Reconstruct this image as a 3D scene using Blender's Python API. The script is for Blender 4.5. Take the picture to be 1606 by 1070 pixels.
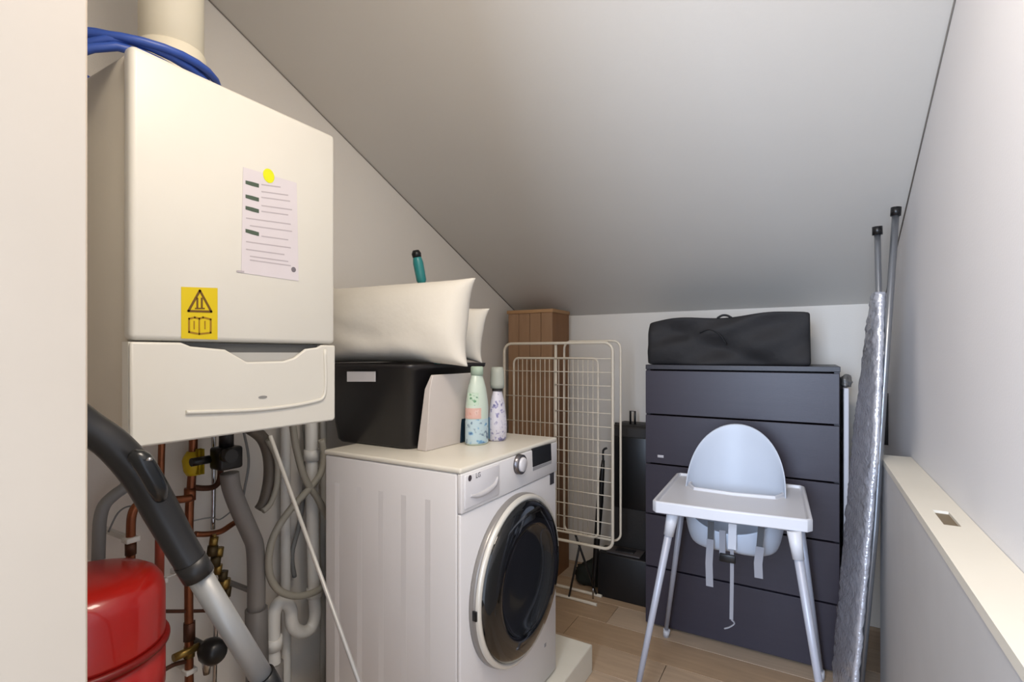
import bpy, bmesh, math, random
from mathutils import Vector, Matrix
random.seed(7)
S = bpy.context.scene
COL = S.collection
for o in list(bpy.data.objects): bpy.data.objects.remove(o)

# ------------------------------------------------------------ camera, world, lights, exposure
CH = 1.29                       # eye height
YAW = math.radians(30.3)
F = 803.0; CX = 803.0; HY = 555.0
cam = bpy.data.objects.new('camera', bpy.data.cameras.new('camera')); COL.objects.link(cam)
cam.location = (0, 0, CH); cam.rotation_euler = (math.pi/2, 0, YAW)
cam.data.sensor_width = 36; cam.data.lens = 36*F/1606; cam.data.shift_y = (HY-535)/1606
cam.data.clip_start = 0.02
S.camera = cam
S.view_settings.view_transform = 'Standard'; S.view_settings.look = 'None'
S.view_settings.gamma = 1; S.view_settings.use_curve_mapping = False
S.view_settings.exposure = 0.35
W = bpy.data.worlds.new('world'); S.world = W; W.use_nodes = True
W.node_tree.nodes['Background'].inputs[0].default_value = (0.76, 0.85, 1.0, 1)
W.node_tree.nodes['Background'].inputs[1].default_value = 1.7
def area(name, loc, target, size, sizey, power, color):
    l = bpy.data.lights.new(name, 'AREA'); l.shape = 'RECTANGLE'; l.size = size; l.size_y = sizey
    l.energy = power; l.color = color
    o = bpy.data.objects.new(name, l); COL.objects.link(o); o.location = loc
    o.rotation_euler = (Vector(target)-Vector(loc)).to_track_quat('-Z', 'Y').to_euler(); return o
area('ceiling_lamp_light', (-0.22, 0.46, 2.42), (-0.35, 0.85, 0.0), 0.5, 0.4, 15.5, (1.0, 0.885, 0.76))
area('doorway_daylight', (-0.32, -1.45, 1.55), (-0.2, 2.4, 1.15), 0.8, 1.5, 82, (0.60, 0.75, 1.0))

# ------------------------------------------------------------ helpers
SY, CYW = math.sin(YAW), math.cos(YAW)
def ray(px, py):
    u = (px-CX)/F; v = (HY-py)/F
    return Vector((-SY+u*CYW, CYW+u*SY, v))
def at(px, py, X=None, Y=None, Z=None, d=None):
    r = ray(px, py)
    if X is not None: k = X/r.x
    elif Y is not None: k = Y/r.y
    elif Z is not None: k = (Z-CH)/r.z
    else: k = d
    return Vector((0, 0, CH)) + r*k

def lin(c):
    c = c/255.0
    return c/12.92 if c <= 0.04045 else ((c+0.055)/1.055)**2.4
def rgb(r, g, b): return (lin(r), lin(g), lin(b), 1)
MATS = {}
def mat(name, col, rough=0.5, metal=0.0, col2=None, nscale=8, bump=0.0, bscale=40, trans=0.0, coat=0.0, stretch=None, ior=1.45, sss=0.0):
    if name in MATS: return MATS[name]
    m = bpy.data.materials.new(name); m.use_nodes = True; nt = m.node_tree
    b = nt.nodes['Principled BSDF']
    b.inputs['Base Color'].default_value = rgb(*col); b.inputs['Roughness'].default_value = rough
    b.inputs['Metallic'].default_value = metal; b.inputs['Transmission Weight'].default_value = trans
    b.inputs['Coat Weight'].default_value = coat; b.inputs['IOR'].default_value = ior
    tc = nt.nodes.new('ShaderNodeTexCoord'); mp = nt.nodes.new('ShaderNodeMapping')
    nt.links.new(tc.outputs['Object'], mp.inputs[0])
    if stretch: mp.inputs['Scale'].default_value = stretch
    n = nt.nodes.new('ShaderNodeTexNoise'); n.inputs['Scale'].default_value = nscale; n.inputs['Detail'].default_value = 5
    nt.links.new(mp.outputs[0], n.inputs['Vector'])
    mx = nt.nodes.new('ShaderNodeMix'); mx.data_type = 'RGBA'
    c2 = col2 or tuple(max(0, c*0.95) for c in col)
    mx.inputs[6].default_value = rgb(*col); mx.inputs[7].default_value = rgb(*c2)
    nt.links.new(n.outputs['Fac'], mx.inputs[0]); nt.links.new(mx.outputs[2], b.inputs['Base Color'])
    if bump > 0:
        n2 = nt.nodes.new('ShaderNodeTexNoise'); n2.inputs['Scale'].default_value = bscale; n2.inputs['Detail'].default_value = 4
        nt.links.new(mp.outputs[0], n2.inputs['Vector'])
        bp = nt.nodes.new('ShaderNodeBump'); bp.inputs['Strength'].default_value = bump; bp.inputs['Distance'].default_value = 0.01
        nt.links.new(n2.outputs['Fac'], bp.inputs['Height']); nt.links.new(bp.outputs[0], b.inputs['Normal'])
    MATS[name] = m; return m

def tag(o, label=None, cat=None, group=None, kind=None):
    if label: o['label'] = label
    if cat: o['category'] = cat
    if group: o['group'] = group
    if kind: o['kind'] = kind
    return o
def thing(name, label, cat, loc=(0, 0, 0), rz=0, group=None):
    o = bpy.data.objects.new(name, None); o.empty_display_size = 0.05; COL.objects.link(o)
    o.location = loc; o.rotation_euler = (0, 0, rz); return tag(o, label, cat, group)

class MB:
    """collects shapes, build() links them as one mesh object (world or parent-local coordinates)"""
    def __init__(s): s.bm = bmesh.new()
    def poly(s, vs, faces, smooth=False):
        V = [s.bm.verts.new(v) for v in vs]
        for f in faces:
            try:
                q = s.bm.faces.new([V[i] for i in f]); q.smooth = smooth
            except ValueError: pass
        return s
    def box(s, a, b, bev=0.0, seg=2, M=None):
        a, b = Vector(a), Vector(b)
        bm = bmesh.new(); bmesh.ops.create_cube(bm, size=1)
        d = b-a; c = (a+b)/2
        for v in bm.verts: v.co = Vector((v.co.x*d.x, v.co.y*d.y, v.co.z*d.z))+c
        if bev > 0:
            bmesh.ops.bevel(bm, geom=bm.edges[:], offset=bev, segments=seg, affect='EDGES', profile=0.5)
            for f in bm.faces: f.smooth = True
        s.merge(bm, M); return s
    def merge(s, bm, M=None):
        if M is not None: bmesh.ops.transform(bm, matrix=M, verts=bm.verts)
        vm = {}
        for v in bm.verts: vm[v] = s.bm.verts.new(v.co)
        for f in bm.faces:
            try:
                q = s.bm.faces.new([vm[v] for v in f.verts]); q.smooth = f.smooth
            except ValueError: pass
        bm.free()
    def tube(s, pts, r, n=12, smooth_path=0, cap=True, rfun=None, flat=None):
        P = [Vector(p) for p in pts]
        R = r if isinstance(r, (list, tuple)) else [r]*len(P)
        if smooth_path:
            Q, RR = [], []
            for i in range(len(P)-1):
                p0 = P[max(i-1, 0)]; p1 = P[i]; p2 = P[i+1]; p3 = P[min(i+2, len(P)-1)]
                for k in range(smooth_path):
                    t = k/smooth_path
                    Q.append(0.5*((2*p1)+(-p0+p2)*t+(2*p0-5*p1+4*p2-p3)*t*t+(-p0+3*p1-3*p2+p3)*t**3))
                    RR.append(R[i]*(1-t)+R[i+1]*t)
            Q.append(P[-1]); RR.append(R[-1]); P, R = Q, RR
        T = []
        for i in range(len(P)):
            t = P[min(i+1, len(P)-1)]-P[max(i-1, 0)]
            T.append(t.normalized() if t.length > 1e-9 else Vector((0, 0, 1)))
        up = Vector((0, 0, 1)) if abs(T[0].z) < 0.9 else Vector((1, 0, 0))
        N = T[0].cross(up).normalized(); rings = []
        for i, p in enumerate(P):
            if i > 0:
                N = (N - T[i]*N.dot(T[i]))
                N = N.normalized() if N.length > 1e-6 else T[i].orthogonal().normalized()
            B = T[i].cross(N)
            rr = R[i]
            if rfun: rr = rr*rfun(i)
            fb = flat or 1.0
            rings.append([s.bm.verts.new(p+(N*math.cos(2*math.pi*k/n)+B*fb*math.sin(2*math.pi*k/n))*rr) for k in range(n)])
        for i in range(len(rings)-1):
            for k in range(n):
                q = s.bm.faces.new((rings[i][k], rings[i][(k+1) % n], rings[i+1][(k+1) % n], rings[i+1][k])); q.smooth = True
        if cap:
            s.bm.faces.new(rings[0][::-1]); s.bm.faces.new(rings[-1])
        return s
    def lathe(s, prof, c=(0, 0, 0), n=32, axis='Z', sx=1, sy=1, cap=True):
        c = Vector(c); rings = []
        for (r, z) in prof:
            ring = []
            for k in range(n):
                a = 2*math.pi*k/n; x, y = r*math.cos(a)*sx, r*math.sin(a)*sy
                v = Vector((x, y, z)) if axis == 'Z' else (Vector((z, x, y)) if axis == 'X' else Vector((x, z, y)))
                ring.append(s.bm.verts.new(c+v))
            rings.append(ring)
        for i in range(len(rings)-1):
            for k in range(n):
                q = s.bm.faces.new((rings[i][k], rings[i][(k+1) % n], rings[i+1][(k+1) % n], rings[i+1][k])); q.smooth = True
        if cap and prof[0][0] > 1e-5: s.bm.faces.new(rings[0][::-1])
        if cap and prof[-1][0] > 1e-5: s.bm.faces.new(rings[-1])
        return s
    def prism(s, outline, a, b, f):
        """outline list of 2-D points, extruded from a to b; f(p,q,t) -> xyz"""
        n = len(outline)
        A = [s.bm.verts.new(f(p, q, a)) for p, q in outline]; B = [s.bm.verts.new(f(p, q, b)) for p, q in outline]
        s.bm.faces.new(A[::-1]); s.bm.faces.new(B)
        for i in range(n): s.bm.faces.new((A[i], A[(i+1) % n], B[(i+1) % n], B[i]))
        return s
    def build(s, name, m, parent=None, label=None, bevel=0, subsurf=0, solid=0, weld=False):
        if weld: bmesh.ops.remove_doubles(s.bm, verts=s.bm.verts, dist=1e-5)
        bmesh.ops.recalc_face_normals(s.bm, faces=s.bm.faces)
        me = bpy.data.meshes.new(name); s.bm.to_mesh(me); s.bm.free()
        o = bpy.data.objects.new(name, me); COL.objects.link(o); me.materials.append(m)
        if parent:
            o.parent = parent
            # coordinates are given in world space: bring them into the parent's space
            root = parent
            Mx = world_of(parent).inverted(); me.transform(Mx)
        if solid:
            q = o.modifiers.new('s', 'SOLIDIFY'); q.thickness = solid
        if bevel:
            q = o.modifiers.new('b', 'BEVEL'); q.width = bevel; q.segments = 2; q.limit_method = 'ANGLE'
            for p in me.polygons: p.use_smooth = True
            me.set_sharp_from_angle(angle=math.radians(40)) if hasattr(me, 'set_sharp_from_angle') else None
        if subsurf:
            q = o.modifiers.new('ss', 'SUBSURF'); q.levels = subsurf; q.render_levels = subsurf
        if label: o['label'] = label
        return o
def world_of(o):
    M = Matrix.LocRotScale(o.location, o.rotation_euler.to_quaternion(), None)
    return world_of(o.parent) @ M if o.parent else M
def rrect(x0, y0, x1, y1, r, n=5):
    out = []
    for cx, cy, a0 in ((x1-r, y1-r, 0), (x0+r, y1-r, 90), (x0+r, y0+r, 180), (x1-r, y0+r, 270)):
        for k in range(n+1):
            a = math.radians(a0+90*k/n); out.append((cx+r*math.cos(a), cy+r*math.sin(a)))
    return out
def text_mb(mb, txt, size, place, ext=0.0004):
    cu = bpy.data.curves.new('t', 'FONT'); cu.body = txt; cu.size = size; cu.extrude = ext; cu.align_x = 'CENTER'; cu.align_y = 'CENTER'
    o = bpy.data.objects.new('t', cu); COL.objects.link(o)
    me = bpy.data.meshes.new_from_object(o.evaluated_get(bpy.context.evaluated_depsgraph_get()))
    bm = bmesh.new(); bm.from_mesh(me); mb.merge(bm, place)
    bpy.data.objects.remove(o); bpy.data.meshes.remove(me); bpy.data.curves.remove(cu)

# ------------------------------------------------------------ materials
wallM = mat('wall_paint', (222, 217, 208), 0.75, col2=(216, 210, 201), nscale=3, bump=0.06, bscale=180)
wallR = mat('wall_paint_coollit', (226, 224, 224), 0.7, col2=(220, 218, 219), nscale=3, bump=0.05, bscale=180)  # lighter, cooler copy: cool light on this wall put into the colour
ceilM = mat('ceiling_board', (216, 211, 202), 0.45, col2=(208, 203, 195), nscale=1.6, bump=0.03, bscale=120)
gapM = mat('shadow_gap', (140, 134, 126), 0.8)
jambM = mat('door_frame_paint', (182, 168, 150), 0.5)
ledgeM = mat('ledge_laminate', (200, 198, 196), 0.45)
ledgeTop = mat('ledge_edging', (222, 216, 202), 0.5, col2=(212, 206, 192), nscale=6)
boilW = mat('boiler_enamel', (208, 205, 195), 0.38, col2=(204, 200, 190))
boilS = mat('boiler_steel_shaded', (206, 198, 182), 0.5)  # shade on the casing side put into its beige
greyP = mat('grey_plastic', (128, 128, 126), 0.5)
darkP = mat('dark_plastic', (34, 33, 33), 0.4)
blackM = mat('black_plastic', (16, 16, 17), 0.35)
copper = mat('copper', (150, 92, 62), 0.38, 0.85, col2=(96, 58, 40), nscale=30)
redcu = mat('red_pipe_sleeve', (150, 62, 44), 0.5)
brass = mat('brass', (158, 130, 66), 0.35, 0.8, col2=(90, 74, 40), nscale=40)
yellowP = mat('yellow_plastic', (222, 196, 24), 0.45, col2=(150, 120, 20), nscale=30)
pvcW = mat('white_pvc', (214, 212, 206), 0.35)
pvcG = mat('grey_pvc', (122, 118, 114), 0.45)
hoseG = mat('hose_grey_green', (150, 146, 134), 0.5)
redM = mat('red_enamel', (178, 22, 14), 0.3, col2=(150, 16, 12), nscale=4, coat=0.4)
chrome = mat('chrome', (190, 190, 192), 0.18, 1.0)
alum = mat('satin_aluminium', (158, 158, 156), 0.42, 0.35)
washW = mat('washer_enamel', (224, 222, 222), 0.3, col2=(220, 218, 218))
glassK = mat('dark_door_glass', (9, 10, 11), 0.06, coat=0.5)

# ------------------------------------------------------------ the room
WL, WR, WF = -1.65, 0.295, 2.95
SL = 0.4355
def cz(Y): return CH+1.522-SL*Y
def struct(mb, name, m, **k):
    o = mb.build(name, m, **k); o['kind'] = 'structure'; return o
YB = 0.06
# walls follow the roof slope
def sidewall(x0, x1, name, m):
    mb = MB(); mb.prism([(YB, 0), (WF, 0), (WF, cz(WF)+.02), (YB, cz(YB)+.02)], x0, x1, lambda p, q, t: (t, p, q)); struct(mb, name, m)
sidewall(WL-.1, WL, 'wall_left', wallM)
sidewall(WR, WR+.1, 'wall_right', wallR)
struct(MB().box((WL-.1, WF, 0), (WR+.1, WF+.1, cz(WF)+.02)), 'wall_far', wallM)
mb = MB(); mb.box((WL-.1, YB, 0), (-.53, .18, 2.12)); mb.box((WL-.1, YB, 2.12), (WR+.1, .18, cz(.18))); struct(mb, 'wall_front', wallM)
mb = MB(); mb.prism([(-.1, cz(-.1)), (WF+.1, cz(WF+.1)), (WF+.1, cz(WF+.1)+.1), (-.1, cz(-.1)+.1)], WL-.1, WR+.1, lambda p, q, t: (t, p, q))
struct(mb, 'ceiling', ceilM)
mb = MB(); mb.tube([(WL+.002, .2, cz(.2)-.002), (WL+.002, WF, cz(WF)-.002)], .002, 6); struct(mb, 'shadow_line_1', gapM)  # dark strips drawn as the shadow line in the ceiling joints
mb = MB(); mb.tube([(WR-.002, .2, cz(.2)-.002), (WR-.002, WF, cz(WF)-.002)], .002, 6); struct(mb, 'shadow_line_2', gapM)
# door frame: jamb lining beside the camera, head above
mb = MB(); mb.box((-.53, -.12, 0), (-.5, .183, 2.12)); mb.box((-.53, -.12, 2.09), (WR, .183, 2.12)); struct(mb, 'door_1', jambM, bevel=.002)
# floor: oak boards laid across the room
struct(MB().box((WL-.1, -1.2, -.05), (WR+.1, WF+.1, -.012)), 'floor', mat('subfloor', (70, 58, 48), .9))
floor = bpy.data.objects['floor']
def woodmat(i):
    base = [(200, 172, 142), (192, 162, 130), (204, 178, 150), (188, 158, 126)][i]
    return mat('oak_board_%s' % 'abcd'[i], base, 0.42, col2=tuple(c*0.80 for c in base), nscale=5, stretch=(1.0, 9, 9), bump=0.06, bscale=30)
y = -0.1; row = 0
while y < WF-.02:
    y1 = min(y+.188, WF); x = WL-.0-random.uniform(0, .9)
    while x < WR:
        x1 = x+1.22; a, b = max(x, WL), min(x1, WR)
        if b-a > .03:
            MB().box((a+.0012, y+.0012, -.012), (b-.0012, y1-.0012, 0)).build('floor_board', woodmat(random.randrange(4)), floor, bevel=.0012)
        x = x1
    y = y1; row += 1

# low panel ledge along the right wall
t = thing('panel_ledge', 'long low white panel ledge along the right wall, small recessed slot in its top', 'ledge', (.25, 1.1, 0))
LX, LZ, LY1, LY0 = .208, .938, 2.19, .19
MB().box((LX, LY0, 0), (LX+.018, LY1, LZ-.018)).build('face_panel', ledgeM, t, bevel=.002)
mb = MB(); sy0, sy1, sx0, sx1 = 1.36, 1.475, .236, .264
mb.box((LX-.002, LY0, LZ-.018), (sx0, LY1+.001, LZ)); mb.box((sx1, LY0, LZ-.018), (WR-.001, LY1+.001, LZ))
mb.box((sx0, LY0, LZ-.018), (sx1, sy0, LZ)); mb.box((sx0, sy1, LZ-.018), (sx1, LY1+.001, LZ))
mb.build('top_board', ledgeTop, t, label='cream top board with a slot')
mb = MB(); mb.box((sx0, sy0, LZ-.05), (sx1, sy1, LZ-.006)).build('slot_plate', mat('slot_metal', (116, 102, 80), .6), t, label='brown recessed slot plate')
MB().box((LX+.018, LY1-.018, 0), (WR-.002, LY1, LZ-.018)).build('end_panel', ledgeM, t)

# ------------------------------------------------------------ boiler
BX = -1.1; Y0 = at(205, 535, X=BX).y; Y1 = at(526, 535, X=BX).y; ZT = CH+.583; ZB = CH-.178; ZS = CH+.024
t = thing('boiler', 'white wall-hung combi boiler with yellow warning sticker above a seam', 'boiler', (-1.3, .7, ZB))
MB().box((-1.52, Y0+.008, ZB+.012), (BX-.034, Y1-.008, ZT-.004), .006).build('casing', boilS, t, label='shaded beige steel side casing')
MB().box((BX-.034, Y0, ZS+.0015), (BX, Y1, ZT), .011, 3).build('upper_cover', boilW, t)
def py(px): return at(px, 540, X=BX).y
notch = [(py(505), ZS-.0015), (py(498), ZS-.008), (py(480), ZS-.012), (py(462), ZS-.034), (py(446), ZS-.042), (py(388), ZS-.043), (py(354), ZS-.015), (py(300), ZS-.009), (py(285), ZS-.0015)]
out = [(Y0, ZB+.006), (Y0+.006, ZB), (Y1-.006, ZB), (Y1, ZB+.006), (Y1, ZS-.0015)]+notch+[(Y0, ZS-.0015)]
mb = MB(); mb.prism(out, BX-.010, BX, lambda p, q, t_: (t_, p, q))
lc = mb.build('lower_cover', boilW, t, bevel=.004)
mb = MB(); mb.box((BX-.034, Y0, ZB), (BX-.021, Y1, ZS-.0015)); mb.box((BX-.021, Y0, ZB), (BX-.0102, Y0+.01, ZS-.0015)); mb.box((BX-.021, Y1-.01, ZB), (BX-.0102, Y1, ZS-.0015)); mb.box((BX-.021, Y0+.01, ZB), (BX-.0102, Y1-.01, ZB+.008))
mb.build('cover_rim', boilW, t)
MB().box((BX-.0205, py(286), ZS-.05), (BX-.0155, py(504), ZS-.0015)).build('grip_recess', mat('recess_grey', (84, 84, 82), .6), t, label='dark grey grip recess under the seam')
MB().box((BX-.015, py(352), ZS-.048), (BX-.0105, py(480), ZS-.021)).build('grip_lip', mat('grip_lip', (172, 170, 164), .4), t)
# raised ridge framing the lower panel
rp = [at(291, 647, X=BX), at(330, 646, X=BX), at(400, 643, X=BX), at(455, 637, X=BX), at(495, 629, X=BX), at(507, 622, X=BX), at(510, 600, X=BX), at(509, 548, X=BX)]
MB().tube([p+Vector((.001, 0, 0)) for p in rp], .0045, 8, 4).build('panel_ridge', boilW, t)
MB().prism([(py(412)+.011*math.cos(a*.5236), at(412, 623, X=BX).z+.0035*math.sin(a*.5236)) for a in range(12)], BX, BX+.001, lambda p, q, t_: (t_, p, q)).build('badge', mat('badge_grey', (140, 138, 134), .4), t, label='small grey oval badge')
# paper notice with bars of small print
def quad(mb, pxy, X, X2):
    P = [at(a, b, X=X) for a, b in pxy]
    mb.prism([(p.y, p.z) for p in P], X, X2, lambda p, q, t_: (t_, p, q))
nt_ = MB(); quad(nt_, [(381, 262), (378, 428), (468, 441), (465, 287)], BX+.0002, BX+.0010)
nt = nt_.build('paper_notice', mat('paper_white', (204, 197, 200), .8), t, label='white paper notice with four dark headings')
mb = MB()
for yy in (287, 309, 327, 363):
    mb = MB(); quad(mb, [(385, yy-4), (385, yy+1.5), (396, yy+5), (406, yy+7.5), (406, yy+1.5), (396, yy-1.5)], BX+.0010, BX+.0014)
    mb.build('heading_print', mat('heading_ink', (70, 84, 70), .7), nt)
mb = MB()
for (ys, x0, x1) in ((285, 410, 440), (296, 410, 452), (305, 410, 455), (318, 410, 458), (327, 410, 452), (341, 386, 456), (352, 392, 458), (366, 410, 452), (378, 386, 456), (390, 386, 446), (400, 392, 452), (406, 392, 456)):
    k = (x0-385)*.14
    quad(mb, [(x0, ys+k), (x0, ys+k+1.8), (x1, ys+k+1.8+(x1-x0)*.14), (x1, ys+k+(x1-x0)*.14)], BX+.0010, BX+.0013)
quad(mb, [(371, 424), (371, 427), (383, 428), (383, 425)], BX+.0010, BX+.0013)
mb.build('small_print', mat('faint_ink', (172, 165, 168), .8), nt)
c = at(460, 423, X=BX); MB().prism([(c.y+.0065*math.cos(a*.5236), c.z+.0065*math.sin(a*.5236)) for a in range(12)], BX+.001, BX+.0015, lambda p, q, t_: (t_, p, q)).build('round_mark', mat('mark_ink', (110, 104, 110), .7), nt)
c = at(421, 276, X=BX); MB().prism([(c.y+.0145*math.cos(a*.2618), c.z+.0165*math.sin(a*.2618)) for a in range(24)], BX+.001, BX+.0016, lambda p, q, t_: (t_, p, q)).build('round_sticker', mat('lime_yellow', (214, 216, 16), .5), t, label='round lime yellow sticker on the notice')
# yellow warning sticker
mb = MB(); quad(mb, [(284, 450), (284, 531), (341, 533), (341, 452)], BX+.0002, BX+.0010)
st = mb.build('warning_sticker', mat('warning_yellow', (208, 182, 8), .45), t, label='yellow sticker with warning triangle above an open book symbol')
mb = MB(); brown = mat('sticker_ink', (104, 72, 10), .6)
def stroke(mb, pts, w):
    for (a, b) in zip(pts[:-1], pts[1:]):
        A = at(*a, X=BX); B = at(*b, X=BX); dv = (B-A).normalized(); nn = Vector((0, -dv.z, dv.y))*w/2; e = dv*w/3
        Q = [A-e+nn, A-e-nn, B+e-nn, B+e+nn]
        mb.prism([(p.y, p.z) for p in Q], BX+.0009, BX+.0014, lambda p, q, t_: (t_, p, q))
stroke(mb, [(295, 488), (313, 456), (331, 489), (295, 488)], .0048)
stroke(mb, [(309, 468), (309, 482)], .004); stroke(mb, [(316, 468), (316, 482)], .004); stroke(mb, [(306, 484), (320, 484)], .003)
mb.build('triangle_print', brown, st)
mb = MB(); stroke(mb, [(296, 500), (296, 521), (312, 524), (330, 522), (330, 501), (318, 498), (312, 500), (305, 498), (296, 500)], .004)
stroke(mb, [(312, 502), (312, 522)], .003); stroke(mb, [(304, 504), (304, 516)], .0025); stroke(mb, [(321, 504), (321, 516)], .0025)
mb.build('book_print', mat('sticker_ink_pale', (150, 112, 10), .6), st)
# flue
c = Vector((-1.31, .642, 0))
t = thing('flue_pipe', 'fat cream flue pipe rising from the boiler top', 'pipe', (c.x, c.y, ZT))
MB().lathe([(.066, ZT), (.066, 2.42), (.066, 2.47)], c, 36).build('pipe', mat('flue_cream', (228, 220, 198), .4), t)
MB().lathe([(.112, ZT-.003), (.112, ZT+.02), (.095, ZT+.05), (.072, ZT+.075), (.070, ZT+.13), (.066, ZT+.135)], c, 36).build('collar', MATS['flue_cream'], t)
# blue hose coil round the flue
mb = MB(); pts = []
for k in range(4*28):
    a = k/28*2*math.pi+1.2; r = .158-.010*(k//56)+.006*math.sin(k*.11); 
    sh = .5+.5*math.sin(k*.045+1); pts.append((-1.275-.03*sh+r*math.cos(a)*.98, .56-.035*sh+r*math.sin(a), ZT+.013+.0135*k/56*1.0+.006*math.sin(a*1.7)))
pts = [(x_, y_, z_-(max(0, .498-y_)**2*5.5 if i_ < 56 else 0)) for i_, (x_, y_, z_) in enumerate(pts)]
mb.tube(pts, .0085, 10)
tag(mb.build('hose_coil', mat('blue_hose', (44, 74, 150), .4)), 'coil of blue hose lying on top of the boiler around the flue', 'hose')

# ------------------------------------------------------------ plumbing under the boiler (left wall)
PX = -1.56
def PW(pts, X=PX): return [at(a, b, X=X) for a, b in pts]
def pipe(name, label, pts, r, m, cat='pipe', X=PX, sm=4, extra=None):
    t = thing(name, label, cat, at(*pts[-1], X=X))
    MB().tube(PW(pts, X), r, 12, sm).build('tube' if 'pipe' in name else 'hose_body', m, t)
    return t
def collar_at(t, pxy, r, h, m, name='compression_nut', X=PX, n=6, ax=(0, 0, 1)):
    c = at(*pxy, X=X); a = Vector(ax).normalized()*h/2
    MB().tube([c-a, c+a], r, n).build(name, m, t)
# clips touch the wall
def clip(t, pxy, X=PX, m=None):
    c = at(*pxy, X=X); MB().box((WL, c.y-.006, c.z-.006), (X-.004, c.y+.006, c.z+.006)).box((X-.016, c.y-.016, c.z-.007), (X+.016, c.y+.016, c.z+.007), .003).build('wall_clip', m or pvcW, t)
t = pipe('copper_pipe', 'vertical copper pipe nearest the red vessel, red sleeve halfway down', [(256, 640), (253, 720), (251, 830), (250, 1000), (250, 1120)], .0085, copper)
MB().tube(PW([(251, 820), (250, 905)]), .0115, 12).build('red_sleeve', redcu, t, label='red sleeve'); collar_at(t, (251, 812), .015, .03, brass); clip(t, (250, 912)); clip(t, (256, 670))
t = pipe('copper_pipe', 'copper pipe bending from behind the wand down into the red vessel', [(300, 781), (280, 784), (235, 786), (216, 792), (207, 808), (205, 840), (205, 885)], .0105, copper, X=-1.5)
clip(t, (205, 846), X=-1.5); MB().tube(PW([(205, 852), (205, 870)], -1.5), .0125, 12).build('dark_joint', mat('dark_copper', (82, 52, 38), .5, .6), t)
t = pipe('copper_pipe', 'copper pipe running down from the yellow gas valve', [(303, 640), (303, 700), (300, 760), (297, 800), (296, 900), (297, 1120)], .0115, copper)
clip(t, (297, 1052)); clip(t, (296, 905)); collar_at(t, (298, 775), .017, .035, copper); collar_at(t, (297, 990), .017, .05, mat('dark_copper', (82, 52, 38), .5, .6)); collar_at(t, (297, 1022), .016, .03, brass)
v = thing('gas_valve', 'yellow gas valve on the copper pipe just under the boiler', 'valve', at(303, 740, X=PX))
MB().tube(PW([(303, 708), (303, 716), (303, 722), (303, 738), (303, 745)], PX+.0), [.017, .026, .03, .026, .018], 8).build('valve_body', yellowP, v)
MB().box(at(308, 706, X=PX+.022), at(318, 742, X=PX+.034)+Vector((.004, .0, 0)), .003).build('lever', yellowP, v)
MB().tube(PW([(316, 722), (336, 720)], PX), .010, 8).build('black_stub', blackM, v, label='black side stub')
t = pipe('copper_pipe', 'short dark copper U-bend between gas valve pipe and black valve', [(300, 764), (318, 766), (335, 764), (344, 754), (346, 735), (347, 700)], .0085, mat('dark_copper', (82, 52, 38), .5, .6))
t = pipe('copper_pipe', 'copper branch rising right from behind the wand to the grey drain pipe', [(306, 838), (325, 838), (346, 834), (362, 824), (376, 815)], .0085, copper)
t = pipe('copper_pipe', 'thin dark horizontal pipe across the wall beside the red vessel', [(255, 959), (290, 959), (333, 958)], .005, mat('dark_copper', (82, 52, 38), .5, .6))
t = pipe('copper_pipe', 'short pipe stub sloping up to the lower black valve', [(256, 1052), (275, 1042), (297, 1037)], .006, mat('dark_copper', (82, 52, 38), .5, .6))
# wavy grey cables
t = pipe('wall_cable', 'thin grey cable curving on the wall above the red vessel', [(170, 835), (185, 805), (205, 794), (230, 800), (240, 806), (262, 800)], .0022, greyP, 'cable', sm=5)
t = pipe('wall_cable', 'thin pale cable sagging between two copper pipes behind the wand', [(300, 818), (330, 812), (345, 815), (365, 800)], .0022, greyP, 'cable', sm=5)
t = pipe('wall_cable', 'thin pale wire tied from the wand to the copper pipe', [(250, 909), (270, 903), (300, 890)], .002, pvcW, 'cable', sm=5)
# chrome pipe pair in the middle
t = pipe('chrome_pipe', 'slim chrome pipe dropping from the boiler to the brass chain', [(335, 660), (335, 760), (334, 830)], .0065, chrome, X=-1.6)
t = pipe('chrome_pipe', 'slim chrome pipe rising from the lower black valve', [(338, 960), (338, 1000), (335, 1120)], .0065, chrome, X=-1.6)
# brass fill chain
t = thing('brass_fitting', 'string of brass filling fittings hanging beside the grey drain pipe', 'fitting', at(345, 900, X=PX))
prev = None
for i, (a, b, r) in enumerate([(335, 850, .012), (333, 864, .016), (343, 866, .013), (338, 880, .016), (342, 893, .011), (350, 903, .014), (352, 915, .016), (357, 928, .011)]):
    c = at(a, b, X=-1.54); MB().tube([c+Vector((0, .002, .014)), c-Vector((0, .002, .014))], r, 6 if i % 2 else 10).build('fitting_nut', [brass, mat('dark_brass', (70, 58, 34), .5, .6)][i % 2], t)
MB().tube(PW([(336, 838), (338, 870), (344, 900), (356, 935), (358, 950)], -1.545), .006, 8, 3).build('flexible_core', brass, t)
v = thing('drain_valve', 'round black drain valve low on the wall beside the wand', 'valve', at(330, 1022, X=-1.5))
c = at(330, 1020, X=-1.5)
MB().lathe([(.0, .045), (.022, .045), (.034, .03), (.036, .0), (.028, -.02), (.012, -.02), (.012, -.09)], c, 16, 'X').build('knob', blackM, v)
MB().tube([c-Vector((.02, 0, 0)), c-Vector((.02, 0, .05)), c+Vector((-.02, .0, -.075))], [.014, .012, .009], 10).build('outlet', chrome, v)
MB().tube([c-Vector((.05, .075, 0)), c-Vector((.05, 0, 0))], .011, 10).build('inlet', brass, v)
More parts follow.
